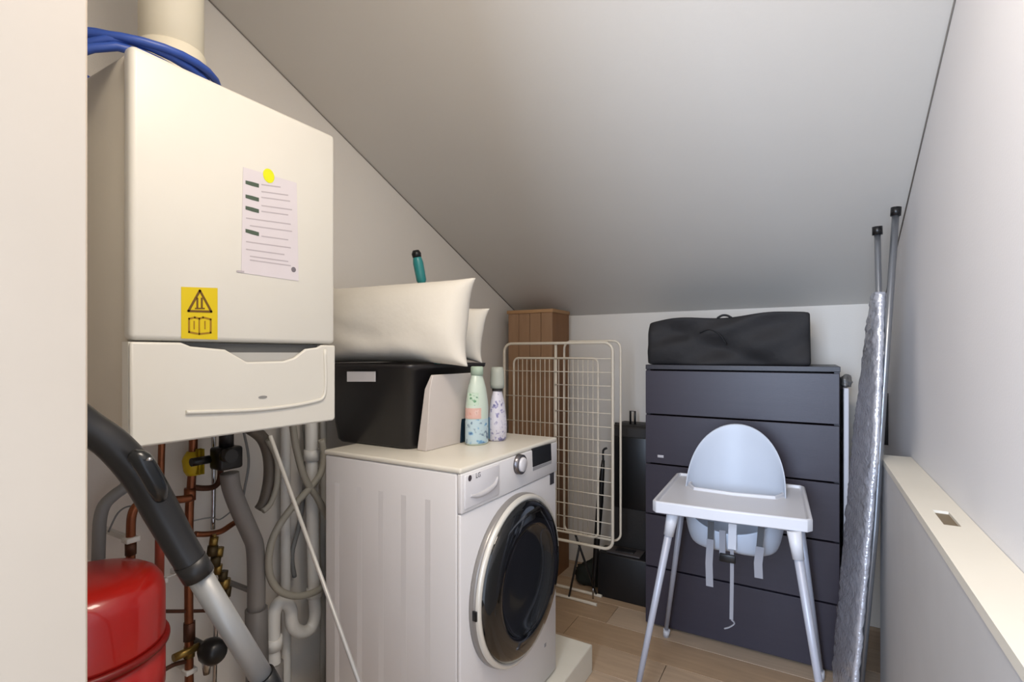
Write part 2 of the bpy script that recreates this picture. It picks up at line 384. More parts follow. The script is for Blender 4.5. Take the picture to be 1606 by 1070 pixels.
# black mixing valve and grey drain pipe
v = thing('boiler_valve', 'black plastic valve block under the boiler atop the grey drain pipe', 'valve', at(355, 725, X=-1.5))
c = at(355, 716, X=-1.5)
MB().box(c-Vector((.03, .035, .036)), c+Vector((.03, .035, .03)), .008).build('valve_block', blackM, v)
MB().tube([c+Vector((.03, -.02, .01)), c+Vector((.06, -.02, .01))], .02, 10).build('knob', darkP, v)
MB().tube([c+Vector((0, -.05, .0)), c+Vector((0, -.10, .0))], .012, 8).build('side_port', blackM, v)
MB().tube([c+Vector((0, 0, .03)), c+Vector((0, 0, .1))], .02, 10).build('neck', darkP, v)
t = pipe('drain_pipe', 'fat grey plastic drain pipe dog-legging down from the black valve', [(360, 742), (363, 765), (376, 800), (393, 838), (400, 858), (402, 900), (402, 962)], .026, pvcG, X=-1.5, sm=3)
MB().tube(PW([(402, 955), (403, 1000), (404, 1120)], -1.5), .033, 16).build('lower_sleeve', mat('grey_pvc_dark', (104, 101, 98), .5), t)
clip(t, (402, 930), X=-1.5, m=pvcG)
t = pipe('corrugated_hose', 'grey bent hose on the wall left of the wand above the red vessel', [(203, 742), (198, 762), (180, 776), (164, 792), (157, 815), (155, 850), (154, 900)], .0145, greyP, 'hose', X=-1.55)
t = pipe('grey_hose', 'thick grey hose looping down behind the boiler edge beside the drain pipe', [(392, 672), (412, 688), (422, 715), (423, 750), (416, 785), (408, 800)], .0195, mat('hose_dark', (96, 88, 78), .55), 'hose', X=-1.52)
t = pipe('grey_hose', 'slim grey-brown hose running alongside the thick grey hose', [(420, 690), (434, 720), (434, 760), (424, 790), (412, 802)], .009, hoseG, 'hose', X=-1.49)
t = pipe('washer_hose', 'grey-green washing machine hose hanging in a big loop beside the washer', [(458, 655), (464, 700), (478, 750), (500, 785), (522, 830), (527, 865), (520, 900), (502, 924), (470, 935), (440, 928), (424, 905), (422, 870), (432, 835), (455, 800), (482, 770), (502, 745), (508, 715), (504, 690)], .0115, hoseG, 'hose', X=-1.47, sm=5)
t = pipe('washer_hose', 'second grey hose rising steeply beside the white waste pipe', [(462, 905), (458, 870), (470, 820), (478, 760), (480, 700), (476, 660)], .008, greyP, 'hose', X=-1.62, sm=5)
# white waste pipes
t = pipe('waste_pipe', 'white waste pipe beside the drain hose running to the floor', [(448, 655), (448, 700), (448, 800), (449, 1130)], .0165, pvcW, X=-1.6)
t = pipe('waste_pipe', 'white waste pipe with an S-trap at its lower end beside the washer', [(488, 650), (489, 720), (491, 860), (493, 930), (494, 965), (488, 985), (475, 992), (462, 986), (457, 972), (456, 958), (450, 947), (440, 945), (432, 955), (429, 972), (429, 1010), (430, 1045)], .0215, pvcW, X=-1.53, sm=5)
MB().tube(PW([(489, 705), (489, 722)], -1.53), .027, 16).build('coupling', pvcW, t); MB().tube(PW([(493, 922), (493, 936)], -1.53), .027, 16).build('coupling', pvcW, t)
MB().tube(PW([(429, 1000), (430, 1018)], -1.53), .027, 16).build('coupling', pvcW, t)
MB().tube(PW([(430, 1040), (430, 1120)], -1.53), .029, 16).build('rubber_sleeve', pvcG, t, label='grey rubber sleeve')
t = pipe('waste_pipe', 'grey vertical pipe hard against the washer side behind the hoses', [(507, 650), (507, 800), (507, 1120)], .012, mat('pipe_lightgrey', (168, 166, 160), .5), X=-1.6)
t = pipe('conduit', 'pale narrow conduit between the thick hose and the waste pipe', [(378, 660), (390, 720), (383, 770), (378, 800)], .004, greyP, 'cable', X=-1.6, sm=5)

# ------------------------------------------------------------ red expansion vessel
vc = Vector((-1.352, .485, 0)); R = .148; zt = .815
t = thing('expansion_vessel', 'red drum-shaped expansion vessel on the wall beside the vacuum wand', 'vessel', (vc.x, vc.y, zt-.33))
prof = [(0, zt)]
for k in range(1, 9):
    a = k/8*math.pi/2; prof.append((R*.72+R*.28*math.sin(a)**1 if k > 0 else 0, zt-.012-.035*(1-math.cos(a))))
prof = [(0, zt), (.05, zt-.001), (.095, zt-.005), (.118, zt-.011), (.133, zt-.021), (.143, zt-.036), (R, zt-.06), (R, zt-.150)]
MB().lathe(prof+[(R, zt-.158)], vc, 48).build('upper_shell', redM, t)
MB().lathe([(R+.001, zt-.158), (R+.008, zt-.160), (R+.009, zt-.166), (R+.008, zt-.172), (R+.001, zt-.174)], vc, 48).build('rim_seam', mat('dark_red', (120, 14, 10), .4), t)
MB().lathe([(R, zt-.174), (R, zt-.27), (.143, zt-.295), (.118, zt-.32), (.05, zt-.332), (0, zt-.333)], vc, 48).build('lower_shell', redM, t)
MB().box((WL, vc.y-.03, zt-.2), (vc.x-R+.004, vc.y+.03, zt-.13)).build('wall_bracket', greyP, t)
MB().lathe([(.016, zt-.003), (.016, zt+.006), (.010, zt+.012), (0, zt+.012)], vc+Vector((-.06, -.03, 0)), 12).build('valve_cap', darkP, t)

# ------------------------------------------------------------ vacuum wand, thin rod
t = thing('vacuum_wand', 'vacuum cleaner wand, black curved handle on a grey telescopic tube', 'vacuum wand', (-.62, .86, 0))
hp = [at(60, 610, d=.66), at(100, 638, d=.68), at(137, 668, d=.70), at(180, 700, d=.72), at(222, 748, d=.745), at(252, 800, d=.765), at(280, 850, d=.78), at(304, 890, d=.79)]
MB().tube(hp, [.018, .020, .0215, .0225, .024, .024, .0225, .0215], 20, 5).build('handle', darkP, t)
A = at(304, 890, d=.79); B = at(425, 1085, d=.865); D = (B-A); E = A+D*((A.z-.10)/(A.z-B.z))
bp = [at(205, 716, d=.700), at(222, 722, d=.704), at(246, 762, d=.722), at(252, 782, d=.735)]
MB().tube(bp, [.008, .013, .013, .008], 12, 4).build('switch_panel', mat('switch_black', (24, 26, 28), .25), t)
MB().lathe([(.004, 0), (.003, .003), (0, .004)], at(234, 722, d=.69), 10).build('indicator', chrome, t)
MB().tube([A-D*.05, A+D*.06], .0225, 20).build('collar', darkP, t)
MB().tube([A, B-D*.05], [.0175, .0175], 20).build('upper_tube', alum, t, label='satin grey metal tube')
MB().tube([B-D*.14, B+D*.10], .0215, 20).build('length_catch', blackM, t)
MB().tube([B, E], .0155, 20).build('lower_tube', alum, t)
f = Vector((E.x, E.y, 0))
MB().tube([E, Vector((E.x+.02, E.y+.04, .05))], .02, 14).build('swivel', blackM, t)
MB().box((f.x-.13, f.y-.02, 0), (f.x+.13, f.y+.10, .045), .015).build('floor_head', blackM, t)
# vacuum hose on from the handle, falling to the floor out of sight
MB().tube([hp[0], hp[0]+Vector((-.07, -.04, -.01)), hp[0]+Vector((-.12, -.03, -.2)), hp[0]+Vector((-.1, 0, -.6)), Vector((hp[0].x-.08, hp[0].y+.05, .02))], .016, 12, 6).build('suction_hose', darkP, t)
TP = at(424, 684, d=1.20); BP = at(560, 1072, d=1.07); dd = BP-TP
TOPP = TP-dd*.0; FL = BP+dd*(BP.z-.002)/(TP.z-BP.z)
t = thing('mop_rod', 'thin pale grey rod leaning from the floor up under the boiler', 'rod', (FL.x, FL.y, 0))
MB().tube([FL+Vector((0, 0, .03)), TOPP], .0045, 10).build('rod', mat('rod_grey', (168, 166, 162), .4, .2), t)
MB().tube([FL, FL+Vector((0, 0, .03))], .008, 10).build('rubber_tip', darkP, t)

# ------------------------------------------------------------ plinth and washing machine
MB_ = MB(); MB_.box((-1.5, 1.02, 0), (-.765, 1.955, .112))
tag(MB_.build('plinth', mat('plinth_white', (226, 220, 204), .5), bevel=.004), 'low cream white plinth under the washing machine', 'plinth')
WX, WY0, WY1, WB, WT = -.8175, 1.123, 1.723, .122, .980
t = thing('washing_machine', 'white front-loading washing machine with round black door on a plinth', 'washing machine', (-1.08, 1.42, .112))
MB().box((-1.355, WY0, WB), (WX-.012, WY1, WT-.016), .006, 2).build('cabinet', washW, t)
MB().box((-1.36, WY0-.002, WT-.016), (WX+.002, WY1+.002, WT), .006, 3).build('top_panel', mat('washer_top', (226, 221, 208), .32), t)
# front panel with round opening left to the door; control fascia separate
MB().box((WX-.012, WY0, WB), (WX, WY1, .853), .004, 2).build('front_panel', washW, t)
MB().box((WX-.012, WY0, .855), (WX+.004, WY1, WT-.016), .004, 2).build('control_fascia', mat('fascia_white', (226, 224, 224), .28), t)
for yy in (WY0+.06, WY1-.06):
    for xx in (-1.30, WX-.07): MB().lathe([(.025, .1125), (.025, .118), (.012, .122), (.012, .13)], (xx, yy, 0), 12).build('foot', blackM, t)
# thin strips added for the faint vertical reflection streaks on the side
for k, q in enumerate((-1.30, -1.20, -1.11, -1.02, -.93)):
    MB().box((q-.010, WY0-.0002, .2), (q+.010, WY0+.002, .88)).build('side_streak', washW, t)
FX = WX+.004
def fp(px, py_): return at(px, py_, X=FX)
# detergent drawer
a = fp(727, 0).y; b = fp(782, 0).y
o = MB().box((FX-.004, WY0+.012, .866), (FX+.004, b, WT-.022), .003).build('detergent_drawer', mat('drawer_white', (224, 222, 224), .3), t)
P = [fp(736, 778), fp(748, 777), fp(762, 770), fp(774, 760), fp(779, 748)]
MB().tube([p+Vector((.004, 0, 0)) for p in P], [.003, .007, .009, .007, .003], 10, 4).build('drawer_grip', mat('drawer_grip', (196, 194, 196), .3), o)
mb = MB(); Mx = Matrix.Translation(Vector((FX+.0045, fp(735, 742).y, .948))) @ Matrix.Rotation(math.pi/2, 4, 'Z') @ Matrix.Rotation(math.pi/2, 4, 'X')
bmc = bmesh.new(); bmesh.ops.create_circle(bmc, cap_ends=True, segments=20, radius=.0085); mb.merge(bmc, Mx)
mb.build('logo_disc', mat('logo_dark', (70, 60, 64), .4), o)
mb = MB(); text_mb(mb, 'LG', .020, Matrix.Translation(Vector((FX+.0045, fp(748, 742).y, .948))) @ Matrix.Rotation(math.pi/2, 4, 'Z') @ Matrix.Rotation(math.pi/2, 4, 'X')); mb.build('logo_letters', mat('logo_grey', (120, 116, 118), .4), o)
mb = MB(); c = fp(774, 727); c.z = .955; mb.box(c-Vector((0, .009, .0025)), c+Vector((.0008, .009, .0025))).build('small_mark', mat('logo_grey', (120, 116, 118), .4), t)
# dial
c = fp(813, 728)
k = MB().lathe([(.0, .022), (.020, .022), (.023, .019), (.024, .0)], c, 28, 'X').build('dial', mat('dial_white', (214, 212, 214), .3), t)
MB().lathe([(.024, .0), (.024, .014), (.026, .016), (.031, .015), (.033, .0)], c, 32, 'X', cap=False).build('chrome_ring', mat('dial_chrome', (120, 116, 118), .25, .9), k)
# display
P = [(835, 704), (864, 696), (865, 722), (836, 733)]
def quadX(mb, P, X0, X1):
    Q = [at(a, b, X=X1) for a, b in P]; mb.prism([(p.y, p.z) for p in Q], X0, X1, lambda p, q, t_: (t_, p, q))
mb = MB(); quadX(mb, P, FX-.002, FX+.0015); dsp = mb.build('display', blackM, t)
mb = MB(); quadX(mb, [(836, 734), (865, 723), (865, 727), (836, 739)], FX-.002, FX+.001); mb.build('button_strip', mat('strip_grey', (146, 146, 148), .4), t)
mb = MB(); quadX(mb, [(863, 741), (869, 739), (869, 758), (863, 761)], WX-.002, WX+.0015); mb.build('energy_label', mat('label_dark', (52, 50, 54), .5), t, label='small dark label at right of the front')
c = at(855, 1012, X=WX); MB().box(c-Vector((.001, .006, .006)), c+Vector((.001, .006, .006))).build('filter_mark', mat('strip_grey', (146, 146, 148), .4), t)
# door
dc = Vector((WX, 1.424, .578)); DR = .262
d = MB().lathe([(DR, -.004), (DR, .012), (DR-.004, .020), (DR-.012, .022)], dc, 72, 'X').build('door', mat('door_ring', (150, 146, 142), .3, .3), t)
MB().lathe([(DR-.003, .020), (DR-.004, .028), (DR-.010, .033), (DR-.018, .031), (DR-.021, .026)], dc, 72, 'X', cap=False).build('bezel', mat('bezel_cream', (222, 218, 208), .25, .2), d, label='cream ring round the door')
MB().lathe([(DR-.018, .028), (DR-.022, .038), (DR-.040, .048), (.182, .053), (.172, .053), (.166, .046)], dc, 72, 'X', cap=False).build('black_surround', glassK, d)
MB().lathe([(.168, .046), (.158, .037), (.13, .029), (.08, .025), (0, .023)], dc, 64, 'X', cap=False).build('glass_bowl', mat('bowl_glass', (26, 28, 30), .12, coat=.3), d)
c = dc+Vector((0, -.258, -.01)); MB().box(c+Vector((.012, -.006, -.014)), c+Vector((.027, .0, .014)), .002).build('door_hinge', blackM, d)

# ------------------------------------------------------------ things on the washer
T = WT+.0005
tubK = mat('tub_black', (36, 34, 35), .35)
t = thing('storage_tub', 'black plastic storage tub on the washing machine with white label strip', 'storage tub', (-1.28, 1.43, T))
def ring(z, i, x0, x1, y0, y1, r=.035): return [(p, q, z) for p, q in rrect(x0+i, y0+i, x1-i, y1-i, r, 5)]
tx0, tx1, ty0, ty1 = -1.50, -1.072, 1.212, 1.64
levels = [ring(T, .045, tx0, tx1, ty0, ty1), ring(T+.01, .038, tx0, tx1, ty0, ty1), ring(T+.255, .008, tx0, tx1, ty0, ty1), ring(T+.262, -.006, tx0, tx1, ty0, ty1), ring(T+.275, -.008, tx0, tx1, ty0, ty1), ring(T+.275, .010, tx0, tx1, ty0, ty1), ring(T+.02, .045, tx0, tx1, ty0, ty1)]
mb = MB(); n = len(levels[0]); vs = [v for L in levels for v in L]; fs = [[i*n+k, i*n+(k+1) % n, (i+1)*n+(k+1) % n, (i+1)*n+k] for i in range(len(levels)-1) for k in range(n)]
fs += [list(range(n))[::-1], [6*n+k for k in range(n)]]
mb.poly(vs, fs, True).build('tub_body', tubK, t)
P = [at(541, 583, Y=1.205), at(585, 583, Y=1.205), at(585, 599, Y=1.205), at(541, 599, Y=1.205)]
mb = MB(); mb.prism([(p.x, p.z) for p in P], 1.2135, 1.2165, lambda p, q, t_: (p, t_+(.0), q)); lb = mb.build('label_strip', mat('label_white', (206, 204, 206), .5), t, label='white label strip')
# teal handle standing in the tub behind the pillow
a = at(653, 398, d=1.86); b = at(661, 440, d=1.87); dv = (b-a); e = a+dv*((a.z-(T+.05))/(a.z-b.z))
t = thing('brush', 'teal handle with a black tip poking up behind the white pillow', 'brush', e)
MB().tube([a+dv*.12, a+dv*.35, b, b+dv*.6, e], [.0135, .019, .018, .012, .010], 12, 3).build('handle', mat('teal_plastic', (44, 128, 128), .35), t)
MB().tube([a-dv*.12, a, a+dv*.14], [.012, .018, .016], 10).build('tip', blackM, t, label='black tip')
MB().box(e-Vector((.02, .02, .025)), e+Vector((.02, .02, .05)), .006).build('bristle_head', darkP, t)
# pillows
linen = mat('pillow_cotton', (222, 217, 206), .85, col2=(214, 209, 198), nscale=5, bump=.35, bscale=12)
def pillow(name, label, c, w, h, th, rot, seed, m=linen):
    rnd = random.Random(seed); N = 22; vs = []; fs = []
    ph = [rnd.uniform(0, 6) for _ in range(6)]
    for s in (1, -1):
        for j in range(N+1):
            for i in range(N+1):
                u = i/N*2-1; v = j/N*2-1
                e = max(0, (1-u*u))**.45*max(0, (1-v*v))**.45
                pin = 1-.10*(1-abs(v)**3)*(abs(u)**4) ; pin2 = 1-.13*(1-abs(u)**3)*(abs(v)**4)
                wr = (.006*math.sin(3*u+2*v+ph[0])+.006*math.sin(5*v-3*u+ph[1])+.007*math.exp(-((v+.55+.25*u)*6)**2)*math.sin(4*u+ph[2])+.013*math.exp(-((v+.35+.45*u)*7)**2)*(u < .3)*(.3-u)-.012*math.exp(-((v+.62+.3*u)*8)**2)*(u < .4)*(.4-u)+.009*math.sin(7*v+3*u*u+ph[3])*max(0, -v)+.006*math.sin(11*u+5*v+ph[4])*max(0, -v-.1))*e
                vs.append((u*w/2*pin, s*(th/2*e)+wr*(1 if s > 0 else .6), v*h/2*pin2))
    M_ = N+1
    for s in (0, 1):
        for j in range(N):
            for i in range(N):
                b_ = s*M_*M_+j*M_+i; fs.append([b_, b_+1, b_+M_+1, b_+M_])
    mb = MB(); mb.poly(vs, fs, True)
    bmesh.ops.remove_doubles(mb.bm, verts=mb.bm.verts, dist=1e-4)
    Mx = Matrix.Translation(c) @ rot.to_matrix().to_4x4()
    bmesh.ops.transform(mb.bm, matrix=Mx, verts=mb.bm.verts)
    zmin = min(v.co.z for v in mb.bm.verts)
    return tag(mb.build(name, m, subsurf=1), label, 'pillow')
from mathutils import Euler
pillow('pillow', 'large white pillow slumped on the black tub, pointed corner up at right', Vector((-1.275, 1.33, 1.394)), .69, .31, .21, Euler((-.18, .0, .10)), 3)
pillow('pillow', 'second white pillow mostly hidden behind the large one on the tub', Vector((-1.25, 1.565, 1.378)), .42, .22, .11, Euler((-.12, .10, .25)), 9)
# white carton leaning on the tub
mb = MB(); P0 = [(-1.062, 1.262), (-1.048, 1.262), (-1.055, 1.51), (-1.069, 1.51)]
zt_ = 1.222
vs = [(-1.090, 1.262, T), (-1.052, 1.262, T), (-1.052, 1.512, T), (-1.090, 1.512, T), (-1.062, 1.266, zt_-.045), (-1.040, 1.266, zt_-.045), (-1.040, 1.512, zt_-.045), (-1.062, 1.512, zt_-.045), (-1.052, 1.285, zt_), (-1.044, 1.285, zt_), (-1.044, 1.520, zt_), (-1.052, 1.520, zt_)]
mb.poly(vs, [[0, 3, 2, 1], [0, 1, 5, 4], [1, 2, 6, 5], [2, 3, 7, 6], [3, 0, 4, 7], [4, 5, 9, 8], [5, 6, 10, 9], [6, 7, 11, 10], [7, 4, 8, 11], [8, 9, 10, 11]])
tag(mb.build('carton', mat('carton_white', (208, 200, 194), .8, col2=(198, 190, 184), nscale=7), bevel=.002), 'flat white carton standing against the black tub on the washer', 'carton')
MB_ = MB(); c = at(723.5, 694, Z=T); MB_.box(c-Vector((.008, .012, 0)), c+Vector((.008, .016, .088)), .003)  # dark block added where shade falls beside the carton
tag(MB_.build('shade_block', mat('shade_navy', (20, 44, 62), .35)), 'slim dark blue block added for the shade between the carton and the detergent bottle', 'shade block')
# detergent bottles
def patch(mb, c, r, a0, a1, z0, z1, sx, sy, off=.0008, N=8):
    vs = []; fs = []
    for k in range(N+1):
        a = a0+(a1-a0)*k/N; ca, sa = math.cos(a), math.sin(a)
        vs += [(c.x+(r*sx+off)*ca, c.y+(r*sy+off)*sa, z0), (c.x+(r*sx+off)*ca, c.y+(r*sy+off)*sa, z1)]
    for k in range(N): fs.append([2*k, 2*k+2, 2*k+3, 2*k+1])
    mb.poly(vs, fs, True)
c = at(748, 696, X=-.995); c.z = T
t = thing('detergent_bottle', 'tall pale green detergent bottle with coloured label beside the carton', 'bottle', (c.x, c.y, T))
MB().lathe([(0, T), (.043, T), (.047, T+.006), (.047, T+.13), (.045, T+.145), (.038, T+.19), (.024, T+.232), (.018, T+.24)], (c.x, c.y, 0), 28, sx=.75, sy=1).build('bottle_body', mat('bottle_pale_green', (206, 220, 206), .3), t)
MB().lathe([(.022, T+.236), (.022, T+.262), (.019, T+.266), (0, T+.266)], (c.x, c.y, 0), 20).build('cap', mat('bottle_cap_green', (176, 196, 176), .4), t)
fa = math.atan2(-c.y, -c.x)+2*math.pi
def flecks(name, base, cols, sc):
    m = bpy.data.materials.new(name); m.use_nodes = True; nt_2 = m.node_tree; b_ = nt_2.nodes['Principled BSDF']; b_.inputs['Roughness'].default_value = .4
    tc = nt_2.nodes.new('ShaderNodeTexCoord'); n_ = nt_2.nodes.new('ShaderNodeTexNoise'); n_.inputs['Scale'].default_value = sc; n_.inputs['Detail'].default_value = 2
    cr = nt_2.nodes.new('ShaderNodeValToRGB'); nt_2.links.new(tc.outputs['Object'], n_.inputs['Vector']); nt_2.links.new(n_.outputs['Fac'], cr.inputs[0]); nt_2.links.new(cr.outputs[0], b_.inputs['Base Color'])
    el = cr.color_ramp.elements; el[0].position = .30; el[0].color = rgb(*cols[0]); el[1].position = .40; el[1].color = rgb(*base)
    for p_, q_ in ((.58, base), (.64, cols[1]), (.72, cols[2])):
        e_ = el.new(p_); e_.color = rgb(*q_)
    return m
mb = MB(); patch(mb, c, .047, fa-1.35, fa+1.35, T+.006, T+.088, .75, 1, .0008); mb.build('front_label', flecks('label_aqua', (186, 208, 216), [(70, 96, 130), (120, 170, 206), (84, 110, 150)], 38), t)
mb = MB(); patch(mb, c, .047, fa-1.3, fa+.5, T+.090, T+.126, .75, 1, .0010); mb.build('red_label', flecks('label_coral', (216, 176, 164), [(200, 120, 104), (224, 196, 188), (190, 140, 126)], 45), t)
mb = MB(); patch(mb, c, .0455, fa-.8, fa+.3, T+.135, T+.178, .75, 1, .0012); mb.build('leaf_label', flecks('label_leaf', (196, 216, 196), [(90, 140, 110), (110, 160, 120), (70, 120, 90)], 60), t)
c = at(780, 692, X=-.972); c.z = T
t = thing('detergent_bottle', 'lavender patterned softener bottle with grey cap at the washer edge', 'bottle', (c.x, c.y, T))
MB().lathe([(0, T), (.033, T), (.038, T+.008), (.040, T+.05), (.037, T+.09), (.029, T+.14), (.018, T+.178), (.016, T+.18)], (c.x, c.y, 0), 28, sx=.8).build('bottle_body', flecks('bottle_lavender', (208, 206, 216), [(120, 116, 160), (150, 146, 184), (100, 100, 140)], 55), t)
MB().lathe([(.019, T+.176), (.019, T+.186)], (c.x, c.y, 0), 20).build('neck_ring', mat('neck_dark', (58, 56, 54), .5), t)
MB().lathe([(.024, T+.186), (.026, T+.20), (.024, T+.245), (.02, T+.262), (0, T+.262)], (c.x, c.y, 0), 20).build('cap', mat('cap_pale', (168, 172, 162), .4), t)
rnd = random.Random(4)
fa = math.atan2(-c.y, -c.x)+2*math.pi
mb = MB(); patch(mb, c, .0395, fa-1.4, fa-.75, T+.01, T+.085, .8, 1, .001); mb.build('blue_label', mat('label_blue', (120, 168, 206), .5), t)

# ------------------------------------------------------------ far corner: tall wooden box, drying rack, dark luggage
wood = mat('brown_wood', (160, 128, 98), .6, col2=(132, 98, 70), nscale=4, stretch=(8, 8, 1))
wood2 = mat('brown_wood_dark', (140, 98, 60), .6, col2=(116, 78, 46), nscale=4, stretch=(8, 8, 1))
x0 = at(797, 500, Y=2.62).x; x1 = at(866, 500, Y=2.62).x; zb = at(830, 486, Y=2.62).z
t = thing('tall_box', 'tall narrow brown wooden box in the far left corner behind the rack', 'box', ((x0+x1)/2, 2.72, 0))
for i in range(4):
    a = x0+(x1-x0)*i/4; b = x0+(x1-x0)*(i+1)/4
    MB().box((a+.0015, 2.62, .0), (b-.0015, 2.632, zb-.02)).build('front_slat', wood, t, bevel=.0015)
MB().box((x1-.012, 2.632, 0), (x1, 2.84, zb-.02)).build('side_panel', wood2, t)
MB().box((x0, 2.632, 0), (x0+.012, 2.84, zb-.02)).build('side_panel', wood2, t)
MB().box((x0, 2.84, 0), (x1, 2.852, zb-.02)).build('back_panel', wood2, t)
MB().box((x0-.006, 2.614, zb-.02), (x1+.006, 2.855, zb), .002).build('lid', mat('lid_wood', (176, 138, 98), .6, col2=(150, 110, 70), nscale=4, stretch=(1, 8, 8)), t)
# drying rack
rk = mat('rack_enamel', (214, 204, 186), .4)
RY = 2.42
xl = at(791, 560, Y=RY).x; xr = at(961, 560, Y=RY).x; zt1 = CH+.055; zb1 = at(950, 861, Y=RY).z; xm = at(870, 560, Y=RY).x
t = thing('drying_rack', 'folded white wire clothes drying rack standing behind the washing machine', 'drying rack', ((xl+xr)/2, RY+.1, 0))
def rr(x0, x1, z0, z1, r, Y, n=6): return [(p, Y, q) for p, q in rrect(x0, z0, x1, z1, r, n)]
L = rr(xl, xr, zb1, zt1, .045, RY); MB().tube(L+[L[0]], .0075, 10, cap=False).build('front_wing', rk, t)
MB().tube([(xm, RY+.012, zb1+.004), (xm, RY+.012, zt1-.004)], .0075, 10).build('centre_post', rk, t)
xa = at(806, 562, Y=RY+.04).x; xb = at(938, 562, Y=RY+.04).x; zt2 = at(870, 562, Y=RY+.04).z
L = rr(xa, xb, zb1+.03, zt2, .03, RY+.04); MB().tube(L+[L[0]], .006, 8, cap=False).build('rear_wing', rk, t)
L = rr(xm+.02, xr+.015, zb1+.02, zt1+.01, .04, RY+.075); MB().tube(L+[L[0]], .006, 8, cap=False).build('rear_wing', rk, t)
wire0 = None
for i in range(14):
    z = zb1+.06+(zt1-zb1-.14)*i/13
    MB().tube([(xl if i % 2 == 0 else xm, RY, z), (xr, RY, z)], .0026, 5).build('wire', rk, t)
for i in range(17):
    x = xa+(xb-xa)*(i+1)/18
    MB().tube([(x, RY+.04, zb1+.03), (x, RY+.04, zt2)], .0024, 5).build('wire', rk, t)
for (yy, xe, yt) in ((2.475, -.945, RY+.02), (2.575, -.955, RY+.07)):
    MB().tube([(xe, yy, .008), (-1.40, yy, .008)], .0085, 8).build('foot_bar', rk, t)
    for x in (-1.33, ):
        MB().tube([(x, yy, .008), (x, yt, zb1+.01)], .0065, 8).build('leg', rk, t)
MB().tube([(-1.10, 2.475, .01), (-1.02, RY+.02, zb1)], .006, 8).build('leg', darkP, t, label='dark leg')
MB().tube([(-.985, 2.575, .01), (-1.06, RY+.05, zb1+.02)], .006, 8).build('leg', darkP, t, label='dark leg')
# slim umbrella behind the rack
t = thing('umbrella', 'slim closed black umbrella standing behind the drying rack right edge', 'umbrella', (-1.01, 2.6, 0))
a = at(946, 722, Y=2.54); b = at(936, 850, Y=2.54)
MB().tube([a, (a+b)/2, b, Vector((b.x-.02, 2.54, .06))], [.008, .018, .016, .008], 10, 3).build('canopy', blackM, t)
MB().tube([Vector((b.x-.02, 2.54, .07)), Vector((b.x-.021, 2.54, 0))], .004, 6).build('tip', chrome, t)
MB().tube([a, a+Vector((0, 0, .05)), a+Vector((.02, 0, .065))], .006, 8, 3).build('handle', darkP, t)
# crumpled dark bag on the floor
def lump(name, c, sx, sy, sz, m, label, cat, seed, subdiv=3, amp=.18, ztop=None):
    bm = bmesh.new(); bmesh.ops.create_icosphere(bm, subdivisions=subdiv, radius=1); rnd = random.Random(seed)
    ph = [rnd.uniform(0, 6) for _ in range(9)]
    for v in bm.verts:
        p = v.co.copy(); k = 1+amp*(math.sin(4*p.x+ph[0])*math.sin(3*p.y+ph[1])+.5*math.sin(9*p.z+ph[2]+3*p.x)+.4*math.sin(11*p.y+ph[3]+5*p.z))
        q = Vector((p.x*sx*k, p.y*sy*k, p.z*sz*k)); q.z = max(q.z, -sz*.7); v.co = q+Vector((0, 0, sz*.7))+c
    for f in bm.faces: f.smooth = True
    mb = MB(); mb.merge(bm); return tag(mb.build(name, m), label, cat)
lump('bag', Vector((-1.07, 2.70, 0)), .085, .06, .075, mat('dark_green_cloth', (34, 38, 32), .8, bump=.4, bscale=30), 'crumpled dark green bag on the floor under the drying rack', 'bag', 5)
# tall black suitcase and low black box
lug = mat('luggage_black', (30, 27, 26), .6, col2=(40, 36, 32), bump=.1, bscale=90)
sx0 = at(957, 700, Y=2.72).x; stp = at(985, 668, Y=2.72).z
t = thing('suitcase', 'tall narrow black suitcase standing between rack and dresser', 'suitcase', (sx0+.11, 2.82, 0))
MB().box((sx0, 2.72, .025), (sx0+.235, 2.93, stp), .02, 3).build('shell', lug, t)
MB().box((sx0-.002, 2.80, .05), (sx0+.237, 2.812, stp+.002), .002).build('zip_band', blackM, t)
for x in (sx0+.03, sx0+.2):
    for yy in (2.75, 2.89): MB().lathe([(.018, -.012), (.018, .012)], (x, yy, .0185), 12, 'Y').build('wheel', blackM, t)
hx = at(992, 650, Y=2.80).x; hz = at(992, 645, Y=2.80).z
MB().tube([(hx-.012, 2.8, stp-.01), (hx-.012, 2.8, hz), (hx+.014, 2.8, hz), (hx+.014, 2.8, stp-.01)], .006, 8).build('handle', blackM, t)
MB().box((sx0+.02, 2.712, stp*.5), (sx0+.215, 2.722, stp-.06), .004).build('pocket', blackM, t)
t = thing('equipment_case', 'low black box with grey top panel on the floor before the suitcase', 'box', (-.86, 2.65, 0))
MB().box((-.985, 2.585, 0), (-.70, 2.708, .235), .008).build('case_body', mat('case_black', (22, 20, 20), .5), t)
MB().box((-.94, 2.60, .235), (-.76, 2.70, .243), .002).build('top_panel', mat('case_grey', (78, 72, 70), .5), t)
MB().box((-.90, 2.625, .243), (-.80, 2.675, .248), .002).build('inset', darkP, t)

